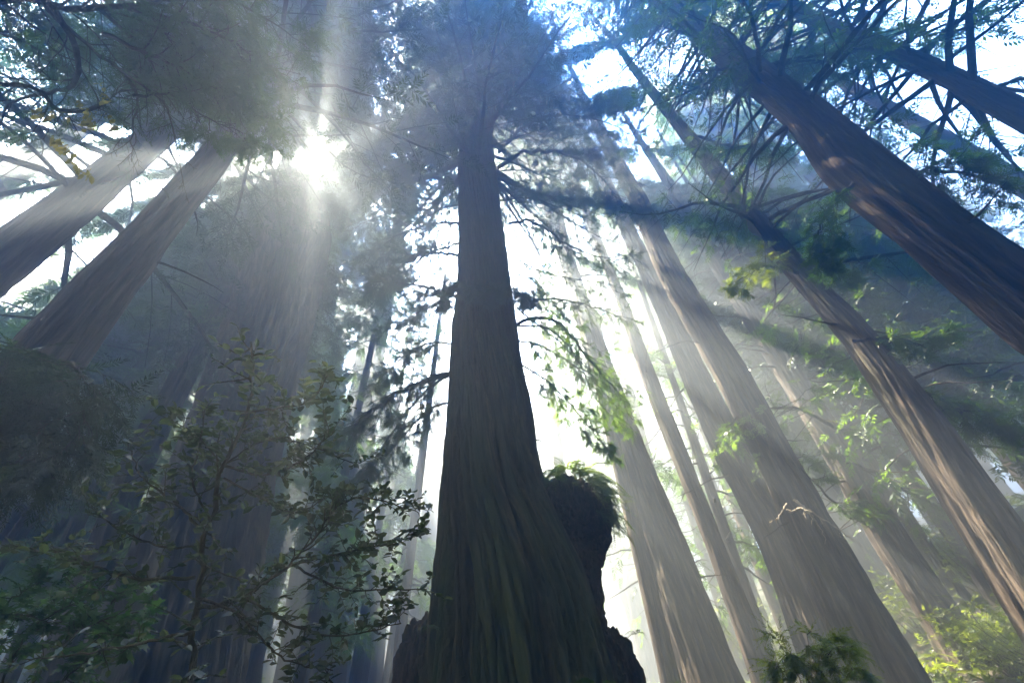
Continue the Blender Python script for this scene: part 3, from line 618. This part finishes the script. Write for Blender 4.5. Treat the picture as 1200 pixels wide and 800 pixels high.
for k, px in enumerate(([(62, 425), (38, 412), (8, 425), (-20, 455)], [(70, 440), (88, 462), (98, 488), (92, 516)], [(40, 455), (15, 470), (0, 500), (-8, 540)], [(55, 445), (50, 475), (58, 510), (50, 548)], [(66, 430), (80, 425), (92, 432), (100, 450)], [(48, 470), (30, 500), (26, 530), (14, 556)])):
    bough(R_2, AX_2.base, px, [z - 1.0, z - 1.5, z - 2.0, z - 2.4], .035, 11, 3, .48, .45, .2, seed=93 + k, droop=-.35, t0=.1, name='sprout', tpl=TPL_NEAR, flat=.15)


# ---- the near tree whose branches hang over the upper left corner
oax = PlainAxis(-9.0, -2.2, 34, .55)
over = thing('mossy_tree', oax.base, 'near tree reaching mossy dark branches across the upper left corner', 'tree')
V, F, bk = trunk(oax, 48, 80, .1, 120); b = Buf(); b.add(V, F, bark=bk); b.build('trunk', BARK_DARK, over, oax.base)
OV = [([(-260, -60), (-40, -18), (60, 6), (170, 8), (250, -20)], 6.2, .10, 22, 2),
      ([(60, 5), (90, 60), (85, 100), (40, 112), (10, 125), (-8, 175)], 6.2, .045, 16, 0),
      ([(-30, 92), (45, 106), (70, 130), (120, 125), (152, 104), (235, 128)], 6.0, .035, 18, 2),
      ([(50, 0), (75, 30), (130, 75), (160, 108), (156, 150), (154, 190)], 6.3, .035, 18, 1),
      ([(130, 75), (190, 120), (206, 165), (218, 235)], 6.3, .018, 12, 0),
      ([(155, 112), (200, 112), (245, 140), (292, 158)], 6.2, .022, 22, 4),
      ([(120, 40), (190, 70), (240, 98), (325, 150)], 6.6, .035, 24, 4),
      ([(150, 10), (230, 30), (290, 62), (352, 100)], 7.0, .04, 27, 4),
      ([(170, 5), (240, -5), (310, 20), (366, 62)], 7.4, .04, 27, 4),
      ([(110, 5), (160, 50), (200, 100), (270, 125)], 7.0, .035, 24, 4),
      ([(90, -10), (150, 30), (215, 55), (260, 90)], 7.6, .035, 26, 4),
      ([(200, -30), (255, 20), (280, 60), (300, 120)], 8.0, .035, 26, 4),
      ([(130, -20), (170, 40), (180, 90), (230, 110)], 8.2, .035, 24, 4),
      ([(-30, 30), (30, 50), (60, 75), (100, 95)], 7.2, .03, 22, 2),
      ([(-30, -5), (20, 20), (60, 30), (110, 60)], 8.4, .03, 26, 5)]
for k, (px, z, r0, ns, sp) in enumerate(OV):
    bough(over, oax.base, px, [z + .25 * i for i in range(len(px))], r0, ns, max(sp - 1, 0), .36, .32 if sp else .22, .12 if k in (5, 7, 8) else .05, LEAF_HEM, TPL_NEAR, WOOD_MOSS, 130 + k, droop=-.25, t0=.15, twigs=7, name='branch')
# tufts of moss on the bare twigs, sunlit yellow put into their colour
mb_ = Buf(); mr = np.random.default_rng(8); Pm = []
for (x0, y0), (x1, y1), nn in (((42, 128), (60, 140), 5), ((95, 118), (112, 150), 8), ((104, 140), (108, 152), 5), ((60, 160), (100, 205), 10), ((70, 165), (80, 182), 8), ((118, 98), (130, 120), 6), ((130, 145), (140, 148), 4), ((90, 190), (105, 205), 6), ((40, 130), (130, 135), 8)):
    for _ in range(nn):
        t = mr.random(); Pm.append(atz(x0 + (x1 - x0) * t + mr.normal(0, 2), y0 + (y1 - y0) * t + mr.normal(0, 2), 6.3 + mr.normal(0, .1)))
Pm = np.repeat(np.array(Pm), 3, 0); m_ = len(Pm)
LEAFT = [LEAF * A(1, .8, 1)]
expand(mb_, Pm + mr.normal(0, .03, Pm.shape), mr.normal(0, .4, (m_, 3)) + A(0, 0, -1.0), mr.normal(0, 1, (m_, 3)), mr.uniform(.05, .14, m_), LEAFT, mr.random(m_)); tag(mb_.build('moss', MOSS, over, oax.base), kind='stuff')

# ---- leafy shrubs drawn branch by branch
def leafy(wb, lb, px, z, r0, ntw, twl, nleaf, size, tint, seed, tpl=None, up=.15, t0=.15, tip=True):
    r = np.random.default_rng(seed); z = np.broadcast_to(np.asarray(z, float), (len(px),))
    P = smooth_line([atz(x, y, q) for (x, y), q in zip(px, z)], 26, r0 * .5, seed); t = np.linspace(0, 1, 26)
    V, F = tubes(P, r0 * (1 - .8 * t) + .002, 6); wb.add(V, F)
    ts = t0 + (1 - t0) * (np.arange(ntw) + r.random(ntw)) / ntw; f = np.clip(ts * 25, 0, 24.99); i0 = f.astype(int); u = (f - i0)[:, None]
    S = P[i0] * (1 - u) + P[i0 + 1] * u; T = unit(P[i0 + 1] - P[i0])
    D = unit(T * r.uniform(.2, 1, (ntw, 1)) + r.normal(0, .75, (ntw, 3)) + A(0, 0, up)); L = twl * r.uniform(.4, 1.3, ntw)
    q = np.linspace(0, 1, 5); Dq = unit(D[:, None] + np.cumsum(r.normal(0, .22, (ntw, 5, 3)), 1))
    P2 = S[:, None] + np.concatenate([np.zeros((ntw, 1, 3)), np.cumsum(Dq[:, :-1] * (L / 4)[:, None, None], 1)], 1)
    V, F = tubes(P2, np.linspace(.35, .12, 5)[None] * min(r0, .02) * np.ones((ntw, 1)) + .0008, 4); wb.add(V, F)
    k = ntw * nleaf; si = np.repeat(np.arange(ntw), nleaf); tt = np.tile(np.linspace(.25, 1, nleaf), ntw) + r.normal(0, .04, k); g = np.clip(tt * 4, 0, 3.999); j = g.astype(int); w = (g - j)[:, None]
    Q = P2[si, j] * (1 - w) + P2[si, j + 1] * w; d = unit(P2[si, j + 1] - P2[si, j])
    sd = unit(np.cross(d, A(0, 0, 1) + r.normal(0, .2, (k, 3)))) * np.where(np.arange(k) % 2, 1, -1)[:, None]
    dl = unit(d * r.uniform(.2, .9, (k, 1)) + sd + r.normal(0, .25, (k, 3))); nl = A(0, 0, 1) + r.normal(0, .45, (k, 3))
    expand(lb, Q, dl, nl, size * r.uniform(.4, 1.3, k), tpl or [LEAF, LEAF * A(1, .75, 1.6), LEAF * A(.9, 1.15, -1.2)], np.clip(tint + r.normal(0, .3, k), 0, 1))
gz = lambda p: A(p[0], p[1], float(terrain(p[0], p[1])))
wb, lb = Buf(), Buf()
SH = [([(222, 905), (226, 800), (230, 705), (240, 625), (264, 542), (290, 470), (298, 425), (294, 400)], 3.3, .028, 60, .30, 6),
      ([(231, 712), (285, 700), (338, 662), (386, 612)], 3.3, .016, 26, .28, 6), ([(228, 676), (170, 678), (110, 664), (72, 648), (18, 640)], 3.2, .012, 30, .24, 6),
      ([(238, 622), (205, 588), (168, 560), (150, 520)], 3.35, .009, 24, .24, 6), ([(262, 545), (310, 556), (352, 540), (392, 505)], 3.4, .009, 32, .26, 7),
      ([(282, 485), (325, 478), (362, 470), (385, 440)], 3.4, .007, 26, .22, 7), ([(246, 610), (225, 560), (235, 520), (240, 480)], 3.3, .007, 20, .22, 7),
      ([(262, 548), (240, 520), (215, 500), (185, 485)], 3.5, .006, 24, .22, 7), ([(338, 662), (390, 650), (440, 640), (492, 622)], 3.4, .009, 34, .22, 7),
      ([(365, 635), (400, 590), (440, 585), (490, 600)], 3.5, .008, 34, .22, 7), ([(340, 660), (400, 690), (450, 690), (500, 690)], 3.35, .008, 30, .22, 6),
      ([(285, 700), (350, 735), (400, 745), (470, 730)], 3.2, .009, 30, .22, 6), ([(232, 700), (280, 720), (330, 770), (390, 785)], 3.1, .009, 26, .22, 6),
      ([(262, 560), (320, 590), (350, 600), (400, 570)], 3.5, .007, 28, .22, 7), ([(240, 640), (190, 640), (140, 620), (100, 590)], 3.4, .007, 26, .2, 6),
      ([(262, 545), (300, 520), (340, 515), (420, 545)], 3.6, .007, 30, .22, 7), ([(226, 740), (180, 750), (100, 765), (30, 772)], 3.0, .010, 12, .2, 4)]
for k, (px, z, r0, nt_, tl, nl) in enumerate(SH): leafy(wb, lb, px, [z + .05 * math.sin(k + i * 1.7) * i for i in range(len(px))], r0, int(nt_ * .95), tl, nl + 1, .078, .4, 600 + k)
p0 = gz(atz(222, 905, 3.3)); sh = thing('huckleberry_shrub', p0, 'tall sparse shrub with small dark leaves in front of the hazy giant', 'shrub')
wb.build('stem', WOOD_MOSS, sh, p0); lb.build('leaves', LEAF_SHRUB, sh, p0)
# broad-leaved maple sprays low on the left
wb, lb = Buf(), Buf()
for k, (px, z) in enumerate((([(-20, 860), (20, 760), (60, 720), (120, 690)], 4.4), ([(0, 860), (60, 770), (110, 730), (190, 712)], 4.3), ([(-40, 820), (0, 720), (30, 690), (80, 670)], 4.6), ([(20, 860), (80, 790), (130, 760), (170, 745)], 4.2), ([(-60, 820), (-20, 740), (20, 720), (60, 730)], 4.4), ([(60, 860), (110, 760), (130, 705), (150, 690)], 4.5))):
    leafy(wb, lb, px, z, .012, 26, .35, 6, .11, .5, 640 + k, [MAPLE], .1, .3)
p0 = gz(atz(-20, 860, 4.4)); sh = thing('vine_maple', p0, 'green broad-leaved maple bush in the dark lower left corner', 'shrub'); wb.build('stem', WOOD_MOSS, sh, p0); lb.build('leaves', LEAF_MAPLE, sh, p0)

# ---- ferns
def frond_template(K=20, seed=0, arch=.35, drop=.95):
    r = np.random.default_rng(seed); V = []
    z = lambda s: arch * s - drop * s * s
    for i in range(K):
        s = .08 + .9 * i / K; l = .17 * math.sin(math.pi * min(1, .22 + .78 * s))**.7 * (1.05 - .25 * s)
        for sd in (1, -1):
            p = A(s * .95, 0, z(s)); d = A(.35, sd, -.18 + r.normal(0, .12)); d /= np.linalg.norm(d); w = .02
            V += [p + A(-w, 0, 0), p + d * l * .55 + A(-w * .9, 0, -.006), p + d * l, p + d * l * .5 + A(w, 0, -.004)]
    for i in range(8):
        a, c = i / 8, (i + 1) / 8
        V += [A(a * .95, .005, z(a)), A(a * .95, -.005, z(a)), A(c * .95, -.004, z(c)), A(c * .95, .004, z(c))]
    return np.array(V)
FROND = [frond_template(20, i, .3 + .12 * i, .8 + .2 * i) for i in range(4)]
def fern(label, p, n, L, seed, spread=.25, tint=.4, hemi=None, lift=.3, cat='fern', group=None, origin=None, leaf=LEAF_FERN, name='sword_fern'):
    global rng
    rng = np.random.default_rng(seed); a = rng.random(n) * 6.283 if hemi is None else rng.normal(hemi[0], hemi[1], n)
    D = np.stack([np.cos(a), np.sin(a), rng.normal(lift, .3, n)], -1); P = p + np.stack([np.cos(a), np.sin(a), 0 * a], -1) * spread * np.sqrt(rng.random(n))[:, None]
    fb = Buf(); expand(fb, P, D, A(0, 0, 1) + rng.normal(0, .2, (n, 3)), L * rng.uniform(.5, 1.1, n), FROND, np.clip(tint + rng.normal(0, .15, n), 0, 1))
    return tag(fb.build(name, leaf, None, origin if origin is not None else p), label, cat, group)
# cap of ferns and sprays on the burl
global_top = bc + A(.1, -.1, 1.25)
rng = np.random.default_rng(900); fb = Buf(); n = 210
a = rng.random(n) * 6.283; rr = np.sqrt(rng.random(n))
P = bc + np.stack([np.cos(a) * rr * 1.05 + .05, np.sin(a) * rr * .95, 1.30 * np.sqrt(np.maximum(1 - rr**2 * .9, 0)) + .05], -1)
D = np.stack([np.cos(a) * (.25 + rr), np.sin(a) * (.25 + rr), rng.normal(.05, .3, n) * (1.3 - rr)], -1)
expand(fb, P, D, A(0, 0, 1) + rng.normal(0, .2, (n, 3)), rng.uniform(.25, 1.15, n)**1.3, FROND, rng.uniform(.4, 1, n))
n = 900; a = rng.random(n) * 6.283; rr = rng.random(n)**.35; zz = rng.uniform(-.75, 1.25, n); cr = np.sqrt(np.maximum(1 - (zz / 1.5)**2, .05))
P = bc + np.stack([np.cos(a) * cr * 1.12 + .03, np.sin(a) * cr * 1.02, zz], -1)
sel = (zz > .75) | ((np.cos(a - .3) > .2) & (zz > -.55)); sel &= vnoise(P[:, 0] * 2.2, P[:, 1] * 2.2, P[:, 2] * 2.2, 8) > .36; P = P[sel]; a = a[sel]; n = len(P)
expand(fb, P, np.stack([np.cos(a) * .6, np.sin(a) * .6, rng.normal(-.6, .4, n)], -1), rng.normal(0, .5, (n, 3)) + np.stack([np.cos(a), np.sin(a), 0 * a + .4], -1), rng.uniform(.12, .75, n)**1.2, TPL_NEAR + FROND[:2], rng.uniform(.1, .8, n))
n = 130; zz = rng.uniform(-.5, 1.2, n); a = rng.normal(.25, .6, n); cr = np.sqrt(np.maximum(1 - (zz / 1.6)**2, .05))
P = bc + np.stack([np.cos(a) * cr * 1.15 + .06, np.sin(a) * cr * 1.05, zz], -1)
expand(fb, P, np.stack([np.cos(a) * .7, np.sin(a) * .7, rng.normal(-.5, .35, n)], -1), np.stack([np.cos(a), np.sin(a), 0 * a + .8], -1) + rng.normal(0, .3, (n, 3)), rng.uniform(.2, 1.05, n)**1.2, [TPL_NEAR[0], FROND[2], FROND[0], FROND[3]], rng.uniform(.5, 1, n))
tag(fb.build('fern_cap', LEAF_FERN, None, global_top), 'bushy cap of ferns hanging over the burl of the giant dark redwood', 'ferns')
for k, (px, py, z, n, L, t, lab) in enumerate((
    (560, 800, 9.6, 34, .9, .2, 'dark fern at the foot of the giant dark redwood, left of its middle'), (620, 835, 9.2, 30, .9, .15, 'dark fern below the centre of the giant dark redwood'),
    (505, 735, 10.2, 14, .55, .15, 'small dark fern on top of the left root burl'), (748, 742, 11.2, 9, .4, .4, 'little fern sprig on the right root burl'),
    (700, 812, 9.4, 26, .8, .35, 'fern at the foot of the right root burl'), (770, 815, 10.6, 22, .8, .5, 'pale green fern beside the right root burl'),
    (280, 850, 4.6, 40, .9, .2, 'shadowed sword fern at the foot of the sparse shrub'), (150, 850, 4.8, 44, 1.0, .25, 'shadowed sword fern right of the maple bush'),
    (60, 830, 5.2, 44, 1.0, .3, 'sword fern under the maple bush in the corner'), (390, 850, 5.4, 36, .9, .2, 'shadowed sword fern between sparse shrub and left root burl'))):
    fern(lab, atz(px, py, z), n, L, 700 + k, .06 if n < 20 else .3, t)
# ---- sapling at the bottom right
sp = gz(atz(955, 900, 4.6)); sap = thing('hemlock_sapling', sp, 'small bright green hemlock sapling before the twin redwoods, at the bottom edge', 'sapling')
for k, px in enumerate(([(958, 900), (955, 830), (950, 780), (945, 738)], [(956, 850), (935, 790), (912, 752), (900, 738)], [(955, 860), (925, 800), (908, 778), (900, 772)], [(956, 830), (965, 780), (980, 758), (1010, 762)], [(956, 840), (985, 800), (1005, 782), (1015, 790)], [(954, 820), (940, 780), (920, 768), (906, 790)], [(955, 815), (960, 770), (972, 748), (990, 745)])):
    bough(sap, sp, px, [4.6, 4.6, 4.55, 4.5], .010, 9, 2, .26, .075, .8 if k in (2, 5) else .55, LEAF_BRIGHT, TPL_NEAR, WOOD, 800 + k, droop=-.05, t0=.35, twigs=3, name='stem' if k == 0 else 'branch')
# ---- bushes on the slopes
def bush(label, px, D, h, w, seed, tint=.6, leaf=LEAF_BRIGHT, n=900, size=.13, name='leafy_bush', group=None):
    global rng
    rng = np.random.default_rng(seed); q = atd(px, 700, D); p = gz(q)
    k = 26; a = rng.random(k) * 6.283; tip = p + np.stack([np.cos(a) * w * np.sqrt(rng.random(k)), np.sin(a) * w * np.sqrt(rng.random(k)), h * rng.uniform(.45, 1, k)], -1)
    P = p[None, None] + (tip - p)[:, None] * np.linspace(0, 1, 5)[None, :, None]; P[:, 1:4] += rng.normal(0, .06, (k, 3, 3)); P[:, 0, 2] -= .1
    root = thing(name, p, label, 'bush', group); wb = Buf(); wb.add(*tubes(P, .02 * (1 - .7 * np.linspace(0, 1, 5))[None] * np.ones((k, 1)), 4)); wb.build('stems', WOOD, root, p)
    ci = rng.integers(0, k, n); t = rng.uniform(.35, 1.05, n)[:, None]; Q = p + (tip[ci] - p) * t + rng.normal(0, .22 * w / 1.2, (n, 3)) * A(1, 1, .6)
    fb = Buf(); expand(fb, Q, rng.normal(0, 1, (n, 3)) * A(1, 1, .4), A(0, 0, 1) + rng.normal(0, .4, (n, 3)), size * rng.uniform(1.2, 3, n), TPL, np.clip(tint + rng.normal(0, .2, n), 0, 1)); fb.build('leaves', leaf, root, p)
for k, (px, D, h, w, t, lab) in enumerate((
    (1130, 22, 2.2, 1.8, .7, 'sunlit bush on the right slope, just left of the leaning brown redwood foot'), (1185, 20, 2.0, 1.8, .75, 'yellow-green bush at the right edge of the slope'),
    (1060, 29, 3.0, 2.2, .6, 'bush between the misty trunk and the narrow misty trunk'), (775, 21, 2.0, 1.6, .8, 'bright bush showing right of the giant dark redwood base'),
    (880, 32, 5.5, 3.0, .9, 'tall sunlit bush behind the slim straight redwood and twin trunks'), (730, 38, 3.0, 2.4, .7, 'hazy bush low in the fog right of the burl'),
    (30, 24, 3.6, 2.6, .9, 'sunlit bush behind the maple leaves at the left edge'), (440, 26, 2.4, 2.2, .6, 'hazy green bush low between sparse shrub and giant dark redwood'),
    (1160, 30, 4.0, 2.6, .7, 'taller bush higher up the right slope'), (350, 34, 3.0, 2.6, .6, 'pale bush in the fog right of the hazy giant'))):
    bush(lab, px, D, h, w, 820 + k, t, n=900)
# ---- undergrowth nobody could count
rng = np.random.default_rng(77); n = 17000; d = 9 + 60 * rng.random(n)**1.4; az = rng.uniform(-1.1, 1.1, n); x, y = d * np.sin(az), d * np.cos(az)
ok = vnoise(x * .25, y * .25, 0, 14) > .35; x, y, n = x[ok], y[ok], int(ok.sum()); P = np.stack([x, y, terrain(x, y) + rng.random(n) * .5], -1); a = rng.random(n) * 6.283
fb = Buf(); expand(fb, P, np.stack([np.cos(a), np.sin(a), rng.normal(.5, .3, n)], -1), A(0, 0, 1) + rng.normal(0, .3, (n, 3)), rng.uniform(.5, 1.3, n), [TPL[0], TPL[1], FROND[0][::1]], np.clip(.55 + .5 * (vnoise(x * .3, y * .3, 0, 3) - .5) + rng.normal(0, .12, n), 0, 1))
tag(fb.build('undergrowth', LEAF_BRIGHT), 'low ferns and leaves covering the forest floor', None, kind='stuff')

# ------------------------------------------------------------------ ground
g = 160; xs = np.sign(np.linspace(-1, 1, g)) * np.abs(np.linspace(-1, 1, g))**2.2 * 220
X, Y = np.meshgrid(xs, xs + 20, indexing='ij'); Z = terrain(X, Y)
i = np.arange(g - 1)[:, None] * g; j = np.arange(g - 1)[None]
b = Buf(); b.add(np.stack([X, Y, Z], -1), np.stack([i + j, i + g + j, i + g + j + 1, i + j + 1], -1)); tag(b.build('ground', GROUND), kind='structure')

# ------------------------------------------------------------------ air
def haze(density, color, g):
    m, nt, n, l = mat('fog'); out = n.new('ShaderNodeOutputMaterial'); v = n.new('ShaderNodeVolumePrincipled')
    v.inputs['Color'].default_value = (*color, 1); v.inputs['Density'].default_value = density; v.inputs['Anisotropy'].default_value = g
    l.new(v.outputs[0], out.inputs['Volume'])
    x0, x1, y0, y1, z0, z1 = -230, 230, -215, 255, -2, 78
    V = [(x, y, z) for x in (x0, x1) for y in (y0, y1) for z in (z0, z1)]
    F = [(0, 1, 3, 2), (4, 6, 7, 5), (0, 4, 5, 1), (2, 3, 7, 6), (0, 2, 6, 4), (1, 5, 7, 3)]
    b = Buf(); b.add(V, F); o = b.build('haze', m, smooth=False); tag(o, kind='stuff'); return o
haze(.021, (.80, .92, 1.0), .52)

# ------------------------------------------------------------------ light
w = bpy.data.worlds.new("World"); SC.world = w; w.use_nodes = True
nt = w.node_tree; n = nt.nodes; l = nt.links; n.clear()
elev = math.asin(SUN[2]); rot = math.atan2(SUN[0], SUN[1])
sky = n.new('ShaderNodeTexSky'); sky.sky_type = 'NISHITA'; sky.sun_disc = False; sky.sun_elevation = elev; sky.sun_rotation = rot; sky.air_density = 1.0; sky.dust_density = .2; sky.ozone_density = 2.0
bg = n.new('ShaderNodeBackground'); bg.inputs[1].default_value = .11; tn_ = N_(nt, 'ShaderNodeMix', data_type='RGBA', blend_type='MULTIPLY'); tn_.inputs[0].default_value = 1; tn_.inputs[7].default_value = (.12, .82, 1.45, 1)
l.new(sky.outputs[0], tn_.inputs[6]); l.new(tn_.outputs[2], bg.inputs[0])
# the sun itself and the bright aureole of the misty sky round it
tc = n.new('ShaderNodeTexCoord'); dp = N_(nt, 'ShaderNodeVectorMath', operation='DOT_PRODUCT'); dp.inputs[1].default_value = SUN
nm = N_(nt, 'ShaderNodeVectorMath', operation='NORMALIZE'); l.new(tc.outputs['Generated'], nm.inputs[0]); l.new(nm.outputs[0], dp.inputs[0])
cl = N_(nt, 'ShaderNodeMath', operation='MAXIMUM'); cl.inputs[1].default_value = 0; l.new(dp.outputs['Value'], cl.inputs[0])
tot = None
for p, s in ((2600, 420.0), (300, 7.0)):
    pw = N_(nt, 'ShaderNodeMath', operation='POWER'); pw.inputs[1].default_value = p; l.new(cl.outputs[0], pw.inputs[0])
    ml = N_(nt, 'ShaderNodeMath', operation='MULTIPLY'); ml.inputs[1].default_value = s; l.new(pw.outputs[0], ml.inputs[0])
    if tot is None: tot = ml
    else:
        ad = N_(nt, 'ShaderNodeMath', operation='ADD'); l.new(tot.outputs[0], ad.inputs[0]); l.new(ml.outputs[0], ad.inputs[1]); tot = ad
b2 = n.new('ShaderNodeBackground'); b2.inputs[0].default_value = (1, .80, .58, 1); l.new(tot.outputs[0], b2.inputs[1])
ash = n.new('ShaderNodeAddShader'); l.new(bg.outputs[0], ash.inputs[0]); l.new(b2.outputs[0], ash.inputs[1])
wo = n.new('ShaderNodeOutputWorld'); l.new(ash.outputs[0], wo.inputs[0])

sl = bpy.data.lights.new('sun', 'SUN'); sl.energy = 5; sl.angle = math.radians(.5); sl.color = (1, .89, .70)
so = bpy.data.objects.new('sun', sl); C.objects.link(so); so.rotation_euler = Vector(SUN).to_track_quat('Z', 'Y').to_euler(); so.location = (-20, 20, 60)

cd = bpy.data.cameras.new('camera'); cd.lens = 15; cd.sensor_width = 36; cd.clip_start = .05; cd.clip_end = 3000
co = bpy.data.objects.new('camera', cd); C.objects.link(co); SC.camera = co
from mathutils import Matrix
M = Matrix(((RT[0], UP[0], -FW[0], CAM[0]), (RT[1], UP[1], -FW[1], CAM[1]), (RT[2], UP[2], -FW[2], CAM[2]), (0, 0, 0, 1)))
co.matrix_world = M

SC.render.engine = 'CYCLES'
cy = SC.cycles
cy.max_bounces = 5; cy.diffuse_bounces = 2; cy.glossy_bounces = 1; cy.transmission_bounces = 2; cy.volume_bounces = 0; cy.transparent_max_bounces = 4
cy.use_denoising = True; cy.denoiser = 'OPENIMAGEDENOISE'; cy.use_adaptive_sampling = False
cy.caustics_reflective = False; cy.caustics_refractive = False; cy.sample_clamp_indirect = 6
vs = SC.view_settings; vs.view_transform = 'Standard'; vs.look = 'None'; vs.gamma = 1; vs.exposure = 5.65
